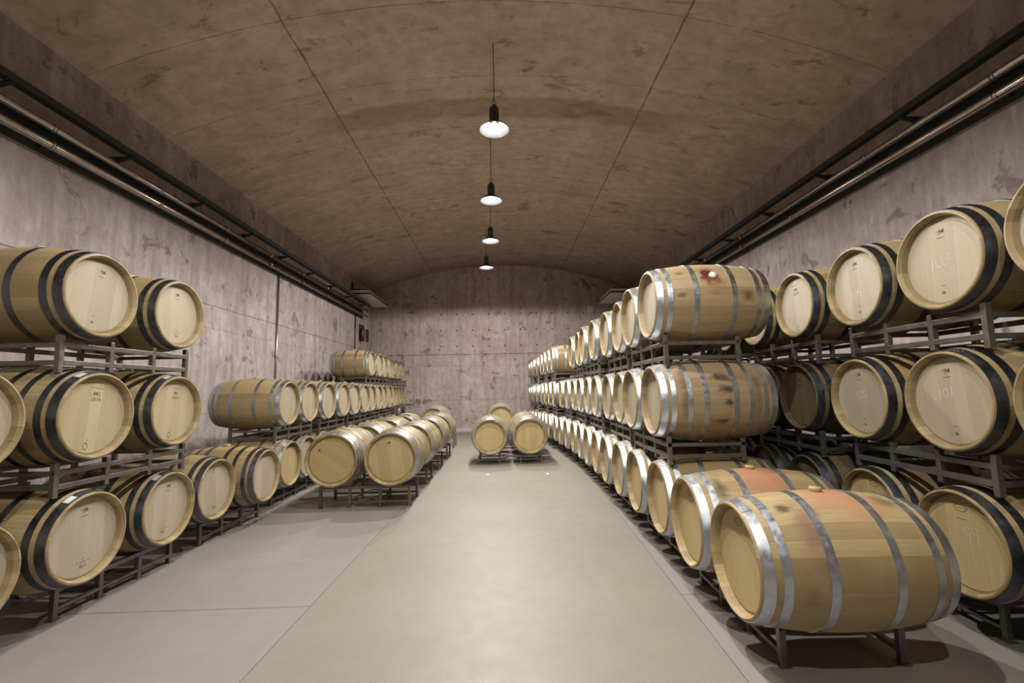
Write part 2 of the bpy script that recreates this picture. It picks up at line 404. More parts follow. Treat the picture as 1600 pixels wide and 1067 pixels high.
# --- marks on heads: strokes (u right, v up, in metres) laid on the head's face
def strokes(name, lines, wd, mat, x, th=.0007):
    bm = bmesh.new()
    for ln in lines:
        pts = [Vector((0, -u, v)) for u, v in ln]
        for a, b in zip(pts, pts[1:]):
            d = (b - a).normalized(); n = Vector((1, 0, 0)).cross(d) * wd / 2; e = d * wd * .3
            q = [bm.verts.new(p + Vector((x, 0, 0))) for p in (a - e - n, b + e - n, b + e + n, a - e + n)]
            q2 = [bm.verts.new(p + Vector((x - th, 0, 0))) for p in (a - e - n, b + e - n, b + e + n, a - e + n)]
            bm.faces.new(q2)
            for i in range(4): bm.faces.new((q[i], q[(i+1) % 4], q2[(i+1) % 4], q2[i]))
    fix(bm); me = bpy.data.meshes.new(name); bm.to_mesh(me); bm.free(); me.materials.append(mat); return me
def arc(cx, cy, rx, ry, a, b, n=14):
    return [(cx + rx * math.cos(math.radians(a + (b - a) * i / n)), cy + ry * math.sin(math.radians(a + (b - a) * i / n))) for i in range(n + 1)]
def off(lines, du, dv, s=1.0, sk=0.0): return [[(u * s + v * s * sk + du, v * s + dv) for u, v in l] for l in lines]
def dashes(w_, n, seed):                                # a worn line of print, too small to read
    rg = random.Random(seed); out = []; u = -w_ / 2; st = w_ / n
    for i in range(n):
        if rg.random() < .85: out.append([(u, rg.uniform(-.001, .001)), (u + st * rg.uniform(.45, .75), rg.uniform(-.001, .001))])
        u += st
    return out
MONO = [[(-.030, .004), (-.020, .009), (-.008, .006), (.002, .010)], [(-.004, .022), (-.006, .005), (-.012, -.012), (-.020, -.012)],
        [(.000, -.012), (.006, .014), (.010, -.008), (.018, .014)], [(.018, .014), (.018, -.008), (.026, .018)], [(.026, .018), (.024, -.008), (.030, -.006)]]
RING = [arc(0, 0, .016, .021, 0, 360, 22), [(-.008, .024), (.008, .024)], [(-.006, -.026), (.006, -.026)]]
STAR = [[(0, .026), (-.002, .004), (-.016, -.016)], [(-.001, .006), (.012, -.016)], [(-.009, .012), (.009, .012)], [(.001, .02), (.0, .004)]]
DIG = {
 '1': [[(0, .035), (0, -.035)]], '0': [arc(0, 0, .021, .028, 60, 410, 18)],
 '3': [arc(-.002, .016, .018, .016, 140, -80, 10), arc(-.002, -.014, .022, .018, 95, -150, 12)],
 '4': [[(-.014, .03), (-.018, -.004), (.014, .0)], [(.014, .032), (.008, -.036)]],
 '2': [arc(0, .014, .02, .016, 160, -40, 10) + [(-.018, -.026), (.024, -.024)]],
 '9': [arc(0, .016, .017, .018, -10, 340, 14), [(.017, .022), (.015, -.05)]],
 '(': [arc(.01, 0, .016, .034, 120, 240, 8)],
}
def chalk(txt, du, dv, s=1.0, pitch=.046, x=0): 
    L = []
    for i, ch in enumerate(txt): L += off(DIG[ch], du + (i - (len(txt) - 1) / 2) * pitch * s, dv + (i * .006), s, .05)
    return L
LET = {'J': [[(.008, .012), (.008, -.006), (.003, -.012), (-.004, -.010)]], 'M': [[(-.009, -.012), (-.008, .012), (0, -.004), (.008, .012), (.009, -.012)]],
 'E': [[(.006, .012), (-.006, .012), (-.006, -.012), (.007, -.012)], [(-.006, 0), (.004, 0)]], 'L': [[(-.005, .012), (-.005, -.012), (.007, -.012)]],
 '2': [[(-.006, .008), (0, .012), (.006, .007), (-.007, -.012), (.007, -.012)]], '0': [arc(0, 0, .007, .012, 0, 360, 10)], '1': [[(-.003, .008), (.001, .012), (.001, -.012)]],
 '9': [arc(0, .005, .006, .007, 0, 360, 9), [(.006, .004), (.002, -.012)]], '3': [[(-.005, .011), (.005, .011), (0, .002), (.006, -.005), (0, -.012), (-.006, -.009)]],
 '6': [arc(0, -.005, .006, .007, 0, 360, 9), [(-.005, -.002), (.003, .012)]], 'G': [arc(0, 0, .008, .012, 50, 330, 9) + [(.007, -.001), (.002, -.001)]], 'I': [[(0, .012), (0, -.012)]]}
def word(t, du, dv, s=1.0, pitch=.021):
    L = []
    for i, ch in enumerate(t): L += off(LET[ch], du + (i - (len(t) - 1) / 2) * pitch * s, dv, s)
    return L
def stamp_mesh(kind, x):
    k = kind
    if k == 'mono':   return strokes('stamp', off(MONO, 0, .175, .9) + off(dashes(.05, 7, 1), 0, .140) + off(dashes(.024, 3, 3), -.01, -.150) + word('36', -.012, -.192, .6), 0.0031, mat_ink, x)
    if k == 'mono3':  return strokes('stamp', off(MONO, 0, .175, .9) + off(dashes(.05, 7, 1), 0, .140) + off(dashes(.024, 3, 4), 0, -.140) + off(dashes(.095, 12, 5), 0, -.162) + word('GLI', 0, -.188, .8), 0.0031, mat_ink, x)
    if k == 'year':   return strokes('stamp', word('JMEL', 0, .150, .85) + word('2019', 0, .110, .9) + off(dashes(.11, 8, 9), 0, .190) + off(dashes(.035, 4, 2), -.02, -.165) + off(RING, -.02, -.208, .95), 0.0030, mat_ink, x)
    if k == 'star':   return strokes('stamp', off(STAR, 0, .18, 1.1) + off(dashes(.05, 5, 6), 0, -.19) + off(arc(-.01, -.18, .02, .01, 0, 300, 10) and [arc(-.012, -.175, .02, .012, 0, 300, 10)], 0, 0), 0.0036, mat_ink, x)
    if k == 'oval':   return strokes('stamp', [arc(0, .19, .042, .020, 0, 360, 26)] + off(dashes(.06, 8, 11), 0, .19) + off(dashes(.055, 6, 12), 0, .128), 0.0030, mat_ink, x)
    if k == 'dots':   return strokes('stamp', off(dashes(.03, 3, 21), 0, .15) + off(dashes(.026, 3, 22), 0, .125) + off(dashes(.03, 3, 23), 0, -.16) + off(dashes(.02, 2, 24), 0, -.19), 0.0046, mat_ink, x)
    if k == 'bigmono':return strokes('stamp', off(MONO, 0, .200, 1.0) + off(dashes(.05, 6, 31), 0, .165) + off(dashes(.03, 2, 32), .03, -.175) + off(dashes(.024, 2, 33), .035, -.205), 0.0040, mat_ink, x)
_cache = {}
def cached(key, fn, mats):
    if key not in _cache:
        r = fn()
        if isinstance(r, bmesh.types.BMesh):
            me = bpy.data.meshes.new(key[0]); r.to_mesh(me); r.free()
            for m in (mats if isinstance(mats, list) else [mats]): me.materials.append(m)
            r = me
        _cache[key] = r
    return _cache[key]
PLACED = []                                            # axis centre, direction and kind of every barrel, for seating the racks
def barrel(kind, axis_head, rz, z, label, group, body=None, head=None, hoop=None, stamp='dots', chalked=None, sticker=False,
           roll=0.0, head_roll=0.0, bung=True, bungmat=None):
    """axis_head: (x, y) of the front head's rim plane; rz: direction of the axis from the front head inward; z: height of the axis"""
    sp = SPEC[kind]; L = sp['L']
    cx, cy = axis_head[0] + math.cos(rz) * L / 2, axis_head[1] + math.sin(rz) * L / 2
    t = empty('wine_barrel', (cx, cy, z - sp['rb']), rz); tag(t, label, 'barrel', group)
    PLACED.append((cx, cy, z, rz, sp))
    bmat, hmat, omat = body or mat_body, head or mat_head, hoop or mat_hoop
    c = (0, 0, sp['rb'])
    def part(nm, key, fn, mat, rot=(0, 0, 0), par=t, loc=c):
        me = cached((nm,) + key + (mat.name,), fn, mat); o = bpy.data.objects.new(nm, me); C.objects.link(o); o.parent = par; o.location = loc; o.rotation_euler = rot; return o
    part('staves', (kind,), lambda: body_mesh(sp), bmat, (roll, 0, 0))
    hd = part('head', (kind, 'front'), lambda: disc_mesh(sp['I'] + .002, -L/2 + .046), hmat, (head_roll, 0, 0))
    part('head', (kind, 'back'), lambda: disc_mesh(sp['I'] + .002, L/2 - .066), hmat, (head_roll + .4, 0, 0))
    for i, (a, b) in enumerate(sp['hoops']):
        for s in (-1, 1):
            xa, xb = (-L/2 + a, -L/2 + b) if s < 0 else (L/2 - b, L/2 - a)
            part('hoop', (kind, i, s), lambda: hoop_mesh(sp, xa, xb), omat, (roll + (.0 if kind != 'ringed' else .1 * i), 0, 0))
    if bung: part('bung', (kind,), lambda: bung_mesh(sp), bungmat or mat_bung, (roll, 0, 0))
    if sticker: part('sticker', (kind,), lambda: sticker_mesh(sp), mat_sticker, (roll, 0, 0))
    if stamp: part('stamp', (stamp, kind), lambda: stamp_mesh(stamp, -L/2 + .046), mat_ink, par=hd, loc=(0, 0, 0))
    if chalked:
        o = part('chalk_number', (chalked[0],), lambda: strokes('chalk_number', chalk(*chalked), .0042, mat_chalk, -L/2 + .046), mat_chalk, par=hd, loc=(0, 0, 0)); o['label'] = 'white chalk number ' + chalked[0].strip('(')
    return t

# ------------------------------------------------------------------ racks: two rails of square tube, posts and cross bars
RS = .034                                             # square tube of the racks
def post_rows(Lr): return [-Lr/2 + RS/2, -Lr/6, Lr/6, Lr/2 - RS/2]
def rack_parts(t, Lr, W, floor_type, ztop, ext):
    """rack runs along local Y, barrel axes along local X; origin at the underside of its lower rails (floor for floor racks)"""
    s = RS; post_y = post_rows(Lr)
    def b_(nm, *a, bev=.003):
        a = tuple(round(q, 3) for q in a)
        me = cached(('rack_' + nm,) + a, lambda: box(bmesh.new(), *a, bev), mat_rack)
        o = bpy.data.objects.new(nm, me); C.objects.link(o); o.parent = t; return o
    for sx in (-1, 1):
        xc = sx * W / 2
        b_('rail', xc - s/2, xc + s/2, -Lr/2, Lr/2, ztop - s, ztop)
        zl = .055 if floor_type else 0
        b_('rail', xc - s/2, xc + s/2, -Lr/2 + s, Lr/2 - s, zl, zl + s * (.7 if floor_type else 1))
        for i, y in enumerate(post_y):
            up_, dn = ext.get((sx, i), (0, 0))
            b_('post', xc - s/2 - .001, xc + s/2 + .001, y - s/2, y + s/2, -dn, ztop + up_)
            if floor_type: b_('foot_plate', xc - .032, xc + .032, y - .032, y + .032, 0, .006, bev=.001)
    ys = post_y[1:3] if floor_type else (post_y[0], post_y[3])
    for y in ys:
        for zz_ in ((ztop - s * 1.0, ztop - s * .2), (.05, .078)) if floor_type else ((ztop - s * .95, ztop - .004), (.002, s - .002)):
            b_('cross_bar', -W/2 + s/2, W/2 - s/2, y - s * .4, y + s * .4, zz_[0], zz_[1], bev=.002)
    if floor_type:                                       # thin bent brace rods under the frame
        for sx in (-1, 1):
            key = ('brace', round(Lr, 3), round(W, 3), round(ztop, 3), sx)
            me = cached(key, lambda: tube(bmesh.new(), [(sx * W/2, post_y[1] - .05, .066), (sx * W/2 * .8, -.03, .12), (sx * W/2 * .8, .03, .12), (sx * W/2, post_y[2] + .05, .066)], .006, 6), mat_rack)
            o = bpy.data.objects.new('brace', me); C.objects.link(o); o.parent = t
def post_gap(px, py, rz, z, limit, top):
    """free height for a post above (top) or below its rails before it meets a barrel of the tier whose axes lie at z"""
    ey = Vector((-math.sin(rz), math.cos(rz))); ex = Vector((math.cos(rz), math.sin(rz))); h = limit
    for (bx, by, bz, brz, sp) in PLACED:
        d = Vector((bx - px, by - py))
        if abs(bz - z) > .01 or d.length > .9: continue
        u = max(0., abs(d.dot(ex)) - .02); v = max(0., abs(d.dot(ey)) - .02)
        if u > sp['L'] / 2: continue
        r = prof(sp, u) + .008
        if v < r:
            q = math.sqrt(r * r - v * v); h = min(h, bz - q) if top else max(h, bz + q)
    return h
def seat(cx, cy, rz, z, W, Lr, top):
    """height at which the rails touch the barrels above (top) or below them"""
    best = None
    ey = Vector((-math.sin(rz), math.cos(rz))); ex = Vector((math.cos(rz), math.sin(rz)))
    for (bx, by, bz, brz, sp) in PLACED:
        d = Vector((bx - cx, by - cy)); v = abs(d.dot(ey))
        if abs(bz - z) > .01 or v > Lr / 2 + .3 or abs(d.dot(ex)) > .5: continue
        if abs(math.cos(brz - rz)) < .9: continue
        u = d.dot(ex); gap = max(0., v - Lr / 2)
        for sx in (-1, 1):
            q = max(0., abs(sx * W / 2 - u) - .018); r = prof(sp, q) + .0048
            if gap >= r: continue
            r = math.sqrt(r * r - gap * gap)
            h = bz - r if top else bz + r
            if best is None or (h < best if top else h > best): best = h
    return best
def rack(cx, cy, rz, z0, ztop, label, group, Lr=1.08, W=.60, floor_type=False, zup=None, zlow=None):
    Lr = round(Lr, 3)
    if zup is not None: ztop = seat(cx, cy, rz, zup, W, Lr, True) or ztop
    if zlow is not None: z0 = seat(cx, cy, rz, zlow, W, Lr, False) or z0
    t = empty('barrel_rack', (cx, cy, z0), rz); tag(t, label, 'rack', group); ext = {}
    if not floor_type:
        for sx in (-1, 1):
            for i, y in enumerate(post_rows(Lr)):
                px = cx + math.cos(rz) * sx * W/2 - math.sin(rz) * y; py = cy + math.sin(rz) * sx * W/2 + math.cos(rz) * y
                lim = .05 if i in (0, 3) else .035
                ext[(sx, i)] = (round(max(0., post_gap(px, py, rz, zup, ztop + lim, True) - ztop), 3), round(max(0., z0 - post_gap(px, py, rz, zlow, z0 - lim, False)), 3))
    rack_parts(t, Lr, W, floor_type, ztop - z0, ext); return t

ORD = ['nearest', 'second', 'third', 'fourth', 'fifth', 'sixth', 'seventh', 'eighth', 'ninth', 'tenth', 'eleventh', 'twelfth', 'thirteenth', 'fourteenth', 'fifteenth',
       'sixteenth', 'seventeenth', 'eighteenth', 'nineteenth', 'twentieth', 'twenty-first']
ZL = (.553, 1.364, 2.200)
CON = SPEC['plain']['rb'] - .055 * (.85 * .4**2 * (.30/.475/.4)**2 + .15 * (.30/.475)**4) - .0  # radius above the rails (x = .30 from the middle)
CON = prof(SPEC['plain'], .317) + .0008
CONB = prof(SPEC['plain'], .283) + .0008
def lower_top(): return CONB
def row(side, level, items, group, tier_words, special, racks_label, pairs, rack_group, W=.60, default=None, phi=.028):
    """items: list of (y, x of head plane or None); special: index -> dict of barrel options"""
    for i, it in enumerate(items):
        if it is None: continue
        y, x = it; o = dict(default or {}); o.update(special.get(i, {}))
        rz = -phi if side > 0 else PI - phi
        rz += o.pop('turn', 0.0)
        kind = o.pop('kind', 'plain'); label = o.pop('label', None) or tier_words.format(ORD[i])
        o.setdefault('head_roll', random.uniform(-.12, .12)); o.setdefault('roll', random.uniform(-.06, .06))
        barrel(kind, (x, y), rz, ZL[level], label, group, **o)
    for (i, j) in pairs:
        P = [items[k] for k in (i, j) if k is not None and k < len(items) and items[k] is not None]
        if not P: continue
        ym = sum(p[0] for p in P) / len(P); xm = sum(p[1] for p in P) / len(P)
        if len(P) == 1: ym += (.355 if (i == len(items) - 1 or j >= len(items)) else -.355)
        lr = (abs(P[0][0] - P[-1][0]) if len(P) == 2 else .71) + .37
        ax = (math.cos(phi), -math.sin(phi)) if side > 0 else (-math.cos(phi), math.sin(phi))
        off_ = .555 if level == 0 else .395                 # floor racks sit deeper under the barrels than the upper ones
        lr = 1.07 if level == 0 else lr
        cx, cy = xm + ax[0] * off_, ym + ax[1] * off_ + (.18 if level == 0 else 0)
        rz = -phi
        if level == 0: rack(cx, cy, rz, 0, ZL[0] - CON, racks_label.format(ORD[i]), rack_group, Lr=lr, W=.63, floor_type=True, zup=ZL[0])
        else: rack(cx, cy, rz, ZL[level - 1] + CONB, ZL[level] - CON, racks_label.format(ORD[i]), rack_group, Lr=lr, W=W, zup=ZL[level], zlow=ZL[level - 1])
prs = lambda n, s=0: [(i, i + 1) for i in range(s, n, 2)]

# ---- materials of the stained barrels
WINE, PINK, SMUT = (.085, .010, .014), (.40, .175, .10), (.03, .024, .02)
mat_T0 = oak_staves('oak_wine_splash', (.38, .295, .165), [(-.03, 4, .085, 17, WINE, .97, 8., .5), (0, -8, .13, 24, (.22, .085, .05), .6, 6., .1), (-.26, 10, .05, 5, SMUT, .5, 14., .1), (-.27, -28, .05, 5, SMUT, .55, 14., .1), (.27, -30, .09, 12, SMUT, .7, 7., .1)])
mat_M0 = oak_staves('oak_black_smudges', (.36, .268, .155), [(.02, -58, .15, 9, SMUT, .9, 10., .0), (.05, -75, .11, 8, SMUT, .9, 12., .0), (.06, -92, .05, 8, SMUT, .85, 14., .0), (.0, -118, .14, 7, SMUT, .8, 11., .0), (-.27, -70, .055, 70, (.09, .07, .05), .6, 4., .2), (.30, -85, .05, 60, (.09, .07, .05), .5, 4., .2)])
mat_F1 = oak_staves('oak_rosy_shoulder', (.385, .295, .155), [(.0, -8, .19, 62, PINK, .75, 3., .5), (-.30, -34, .06, 26, SMUT, .75, 6., .0), (.15, -8, .10, 12, WINE, .5, 8., .1)])
mat_F0 = oak_staves('oak_rosy_streaks', (.37, .285, .142), [(.05, -12, .24, 36, PINK, .6, 3., .4), (-.20, -45, .09, 40, (.20, .085, .075), .6, 5., .1), (-.16, -70, .035, 28, (.16, .045, .045), .7, 6., .1), (-.27, -26, .045, 7, SMUT, .8, 12., .1), (.28, -20, .09, 12, SMUT, .6, 8., .1), (-.25, -100, .05, 22, (.09, .07, .045), .3, 7., .1)])

# ---- right-hand front row (three tiers, running to the far wall)
F0 = [(2.55,1.225),(3.26,1.249),(3.97,1.290),(4.68,1.295),(5.39,1.313),(6.1,1.315),(6.81,1.337),(7.52,1.338),(8.23,1.342),(8.94,1.34),(9.65,1.302),(10.36,1.262),(11.07,1.235),(11.78,1.16),(12.49,1.126),(13.2,1.107),(13.91,1.062),(14.62,1.008),(15.33,.962),(16.04,.917)]
F1 = [(3.97,1.276),(4.68,1.294),(5.39,1.362),(6.1,1.382),(6.81,1.362),(7.52,1.377),(8.23,1.37),(8.94,1.37),(9.65,1.346),(10.36,1.305),(11.07,1.221),(11.78,1.187),(12.49,1.149),(13.2,1.118),(13.91,1.046),(14.62,.973),(15.33,.939),(16.04,.923)]
F2 = [(3.97,1.286),(4.68,1.315),(5.39,1.378),(6.1,1.384),(6.81,1.354),(7.52,1.33),(8.23,1.368),(8.94,1.351),None,None,(11.07,1.208),(11.78,1.179),(12.49,1.146),(13.2,1.121),(13.91,1.068),(14.62,1.0),(15.33,.96),(16.04,.934)]
row(1, 0, F0, 'bottom barrels of the right front row', 'oak barrel on the floor racks, {} along the right front row',
    {0: dict(label='large foreground oak barrel with pink wine streaks on a low black rack', body=mat_F0, head=mat_head_tan, stamp='oval', sticker=True, roll=0),
     1: dict(label='oak barrel with rosy wine-stained top, just behind the foreground barrel', body=mat_F1, head=mat_head_tan, stamp='oval', roll=0),
     2: dict(head=mat_head_tan), 3: dict(head=mat_head_tan), 6: dict(head=mat_head_tan)},
    'low black floor rack under the {} barrel of the right front row', prs(20), 'floor racks of the right front row', default=dict(hoop=mat_hoop))
row(1, 1, F1, 'middle barrels of the right front row', 'pale oak barrel in the middle tier, {} along the right front row',
    {0: dict(kind='ringed', label='eight-hooped barrel with black smudges on its side, middle tier of right front row', body=mat_M0, stamp='dots', roll=0)},
    'black steel rack under the {} middle tier barrel of the right front row', prs(18), 'middle racks of the right front row')
lab2 = {i: dict(label='pale oak barrel in the top tier, %s along the right front row' % ORD[i - (2 if i > 7 else 0)]) for i in range(18)}
lab2[0] = dict(label='top barrel with dark red wine splash around its white bung', body=mat_T0, stamp=None, roll=1.02, bungmat=mat_bung_white)
lab2[10]['label'] = 'top tier barrel with its whole side showing beyond a gap, right front row'
row(1, 2, F2, 'top barrels of the right front row', '{}', lab2, 'black steel rack under the {} top tier place of the right front row', prs(18), 'top racks of the right front row')
# ---- right-hand back row against the wall
yb = [1.93, 2.65, 3.38, 4.13, 4.87, 5.59, 6.31]
def R_(y): return 2.463 + .0555 * y
R2 = [(1.93, 2.564), (2.63, 2.615), (3.34, 2.652), (4.11, 2.693)] + [(y, R_(y)) for y in yb[4:]]
R1 = [(1.95, 2.518), (2.68, 2.619), (3.40, 2.650), (4.16, 2.692)] + [(y, R_(y)) for y in yb[4:]]
R0 = [(1.96, 2.57), (2.70, 2.614), (3.42, 2.672), (4.15, 2.696)] + [(y, R_(y)) for y in yb[4:]]
dk = dict(hoop=mat_hoop_dark)
hid = 'barrel by the right wall, {} tier, {} along it, mostly hidden by front row'
# barrel and racks that carry the two barrels cut by the right edge of the frame
barrel('plain', (2.57, 1.96), -.054, ZL[0], 'bottom oak barrel beyond the one chalked 99, at the right edge', 'bottom barrels along the right wall', hoop=mat_hoop_dark)
rack(3.04, 1.60, -.054, 0, ZL[0] - CON, 'dark floor rack at the right edge of the photo', 'floor racks along the right wall', floor_type=True, zup=ZL[0])
row(1, 0, [None] + R0[1:], 'bottom barrels along the right wall', '{}', {
    1: dict(label='barrel chalked 99 on the floor rack against the right wall', stamp='oval', chalked=('99', .045, .05, 1.1), sticker=True, head=mat_head_tan),
    2: dict(label='oak barrel with oval stamp behind the foreground barrel, bottom tier by right wall', stamp='oval', sticker=True, head=mat_head_tan),
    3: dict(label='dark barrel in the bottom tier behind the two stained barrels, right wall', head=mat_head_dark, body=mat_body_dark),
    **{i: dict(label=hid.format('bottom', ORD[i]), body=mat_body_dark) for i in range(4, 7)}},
    'dark floor rack under the {} bottom barrel by the right wall', [(1, 2), (3, 4), (5, 6)], 'floor racks along the right wall', default=dk, phi=.054)
row(1, 1, R1, 'middle barrels along the right wall', '{}', {0: dict(label='oak barrel cut off by the right edge of the photo, middle tier', stamp=None),
    1: dict(label='pale barrel chalked 101 in the middle tier against the right wall', stamp='mono', chalked=('(101', -.05, .035, .85)),
    2: dict(label='pale barrel chalked 102 in the middle tier against the right wall', stamp='mono', chalked=('102', 0, .02, .9)),
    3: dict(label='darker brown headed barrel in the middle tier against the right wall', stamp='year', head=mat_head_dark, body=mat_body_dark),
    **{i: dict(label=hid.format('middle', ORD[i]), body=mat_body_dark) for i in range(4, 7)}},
    'dark steel rack under the {} middle tier barrel by the right wall', [(1, 2), (3, 4), (5, 6)], 'middle racks along the right wall', default=dk, phi=.054)
rack(2.92, 1.62, -.054, ZL[0] + CONB, ZL[1] - CON, 'dark rack under the middle barrel cut by the right edge of the photo', 'middle racks along the right wall', zup=ZL[1], zlow=ZL[0])
row(1, 2, R2, 'top barrels along the right wall', '{}', {0: dict(label='oak barrel cut off by the right edge of the photo, top tier', stamp=None),
    1: dict(label='pale barrel chalked 103 in the top tier against the right wall', stamp='mono', chalked=('103', -.02, -.012, 1.05)),
    2: dict(label='pale barrel chalked 104 in the top tier against the right wall', stamp='mono', chalked=('104', -.03, -.055, .95)),
    3: dict(label='pale barrel stamped 2019 in the top tier against the right wall', stamp='year'), **{i: dict(label=hid.format('top', ORD[i])) for i in range(4, 7)}},
    'dark steel rack under the {} top tier barrel by the right wall', [(1, 2), (3, 4), (5, 6)], 'top racks along the right wall', default=dk, phi=.054)
rack(2.96, 1.62, -.054, ZL[1] + CONB, ZL[2] - CON, 'dark rack under the top barrel cut by the right edge of the photo', 'top racks along the right wall', zup=ZL[2], zlow=ZL[1])

# ---- left-hand stacks
LN2 = [(3.24, -2.79), (4.06, -2.813)]; LN1 = [(3.26, -2.78), (4.06, -2.795)]
L0 = [(3.28,-2.799),(4.05,-2.806),(4.8,-2.866),(5.52,-2.74),(6.40,-2.86)] + [(7.11 + .71 * i, x) for i, x in enumerate((-2.93,-2.90,-2.89,-2.90,-2.92,-2.97,-3.01,-3.06,-3.10,-3.15,-3.22,-3.28,-3.33))]
L1 = [(6.4,-2.901),(7.11,-2.914),(7.82,-2.896),(8.53,-2.881),(9.24,-2.9),(9.95,-2.914),(10.66,-2.97),(11.37,-3.002),(12.08,-3.061),(12.79,-3.089),(13.5,-3.139),(14.21,-3.22),(14.92,-3.283),(15.63,-3.34)]
L2 = [(11.37,-3.184),(12.08,-3.18),(12.79,-3.235),(13.5,-3.262),(14.21,-3.351),(14.92,-3.361),(15.63,-3.365)]
row(-1, 0, L0, 'bottom barrels along the left wall', 'oak barrel on floor racks by the left wall, {} whole one along the bottom tier',
    {0: dict(label='first whole barrel at the bottom of the near left stack, white sticker on its hoop', stamp='mono3', sticker=True, hoop=mat_hoop_dark),
     1: dict(label='second whole barrel at the bottom of the near left stack, monogrammed head', stamp='mono3', sticker=True, hoop=mat_hoop_dark),
     2: dict(label='pale barrel with a small dark figure stamp between two left stacks', stamp='star', hoop=mat_hoop_dark),
     3: dict(kind='ringed', label='eight-hooped barrel jutting forward on the floor rack by the left wall', stamp=None, hoop=mat_hoop_dark),
     4: dict(head=mat_head_tan, sticker=True)},
    'black floor rack under the {} bottom barrel by the left wall', prs(18), 'floor racks along the left wall', phi=.029)
row(-1, 1, LN1, 'barrels of the near left stack', '{}', {0: dict(kind='ringed', label='barrel stamped JMEL 2019, nearer one in the middle of the near left stack', stamp='year', sticker=True, head=mat_head_cream),
    1: dict(label='barrel stamped JMEL 2019, farther one in the middle of the near left stack', stamp='year', sticker=True, head=mat_head_cream)},
    'black steel rack under the middle barrels of the near left stack', [(0, 1)], 'racks of the near left stack', default=dk, phi=.029)
row(-1, 2, LN2, 'barrels of the near left stack', '{}', {0: dict(label='monogrammed barrel nearest the camera on top of the near left stack', stamp='mono'),
    1: dict(label='monogrammed barrel farther back on top of the near left stack', stamp='mono3')},
    'black steel rack under the top barrels of the near left stack', [(0, 1)], 'racks of the near left stack', default=dk, phi=.029)
row(-1, 1, L1, 'middle barrels of the far left stack', 'pale oak barrel in middle tier of the far left stack, {} along it',
    {0: dict(label='long-sided barrel at the near end of the far left stack, middle tier', stamp='dots')},
    'black steel rack under the {} middle tier barrel of the far left stack', prs(14), 'middle racks of the far left stack', phi=.029)
row(-1, 2, L2, 'top barrels of the far left stack', 'pale oak barrel in top tier of the far left stack, {} along it',
    {0: dict(label='top barrel with its brown side showing at near end of far left stack')},
    'black steel rack under the {} top tier barrel of the far left stack', prs(7), 'top racks of the far left stack', phi=.029)
# barrels cut by the left edge of the photo
for lv, x, y, s in ((0, -2.763, 2.50, 'bottom'), (1, -2.81, 2.50, 'middle')):
    barrel('plain', (x, y), PI - .029, ZL[lv], 'oak barrel cut off by the left edge of the photo, %s tier' % s, 'barrels at the left edge', hoop=mat_hoop_dark, stamp='mono')
    rack(x - (.555 if lv == 0 else .395), y - .37, -.029, 0 if lv == 0 else ZL[0] + CONB, ZL[lv] - CON, 'black rack under the %s barrel cut by the left edge' % s, 'racks at the left edge', floor_type=lv == 0, zup=ZL[lv], zlow=ZL[0] if lv else None)

# ---- barrels in the aisle, heads towards the camera
spQ, spC = SPEC['large'], SPEC['puncheon']
def aisle_rack(cx, yh, kind, zc_, label, group, pitch):
    sp = SPEC[kind]; con = prof(sp, .317) + .0008
    rack(cx, yh + sp['L'] / 2, PI / 2, 0, zc_ - con, label, group, Lr=pitch * 2 - .31, W=.54, floor_type=True, zup=zc_)
zq, pq = .635, .75
for i, yh in enumerate((6.0, 7.38, 8.76, 10.14)):
    for j, x in enumerate((-2.195, -1.445)):
        wd = ('left', 'right')[j]
        lab = 'blond barrel facing the camera, %s row, %s column of the aisle group' % (('front', 'second', 'third', 'rearmost')[i], wd)
        if (i, j) == (0, 0): lab = 'front aisle barrel whose head boards slant, left of the pair'
        if (i, j) == (0, 1): lab = 'front aisle barrel with upright head boards, right of the pair'
        barrel('large', (x, yh), PI / 2, zq, lab, 'barrels of the left aisle group', head=mat_head_tan, stamp='bigmono',
               bung=(i, j) != (3, 0), head_roll={(0, 0): -.95, (0, 1): -.16}.get((i, j), random.uniform(-.4, .4)), roll=random.uniform(-.1, .1))
    aisle_rack(-1.82, yh, 'large', zq, 'low black rack under the %s pair of the left aisle group' % ('front', 'second', 'third', 'rearmost')[i], 'floor racks of the left aisle group', pq)
barrel('puncheon', (-1.80, 12.0), PI / 2, .72, 'large pale barrel standing highest at the rear of the left aisle group', 'barrels of the left aisle group', head=mat_head_tan, stamp=None)
aisle_rack(-1.80, 12.0, 'puncheon', .72, 'black rack under the rearmost large barrel, left of the aisle', 'floor racks of the left aisle group', .68)
zp = .555
for x, yh, zc_, lab in ((-.262, 9.3, zp, 'left of the two big barrels standing in the middle of the floor'), (.546, 9.3, zp, 'right of the two big barrels standing in the middle of the floor'),
                        (.546, 10.62, zp, 'big barrel hidden close behind the right middle barrel'), (-.045, 12.4, .72, 'big pale barrel rising behind the two in the middle of the floor')):
    barrel('puncheon', (x, yh), PI / 2, zc_, lab, 'big barrels in the middle of the floor', head=mat_head_tan, stamp=None, head_roll=random.uniform(-.08, .08))
aisle_rack(.142, 9.3, 'puncheon', zp, 'low grey rack under the two big middle barrels', 'floor racks in the middle', .81)
aisle_rack(.142, 10.62, 'puncheon', zp, 'low rack hidden behind the two big middle barrels', 'floor racks in the middle', .81)
aisle_rack(-.045, 12.4, 'puncheon', .72, 'taller rack under the rearmost big middle barrel', 'floor racks in the middle', .68)

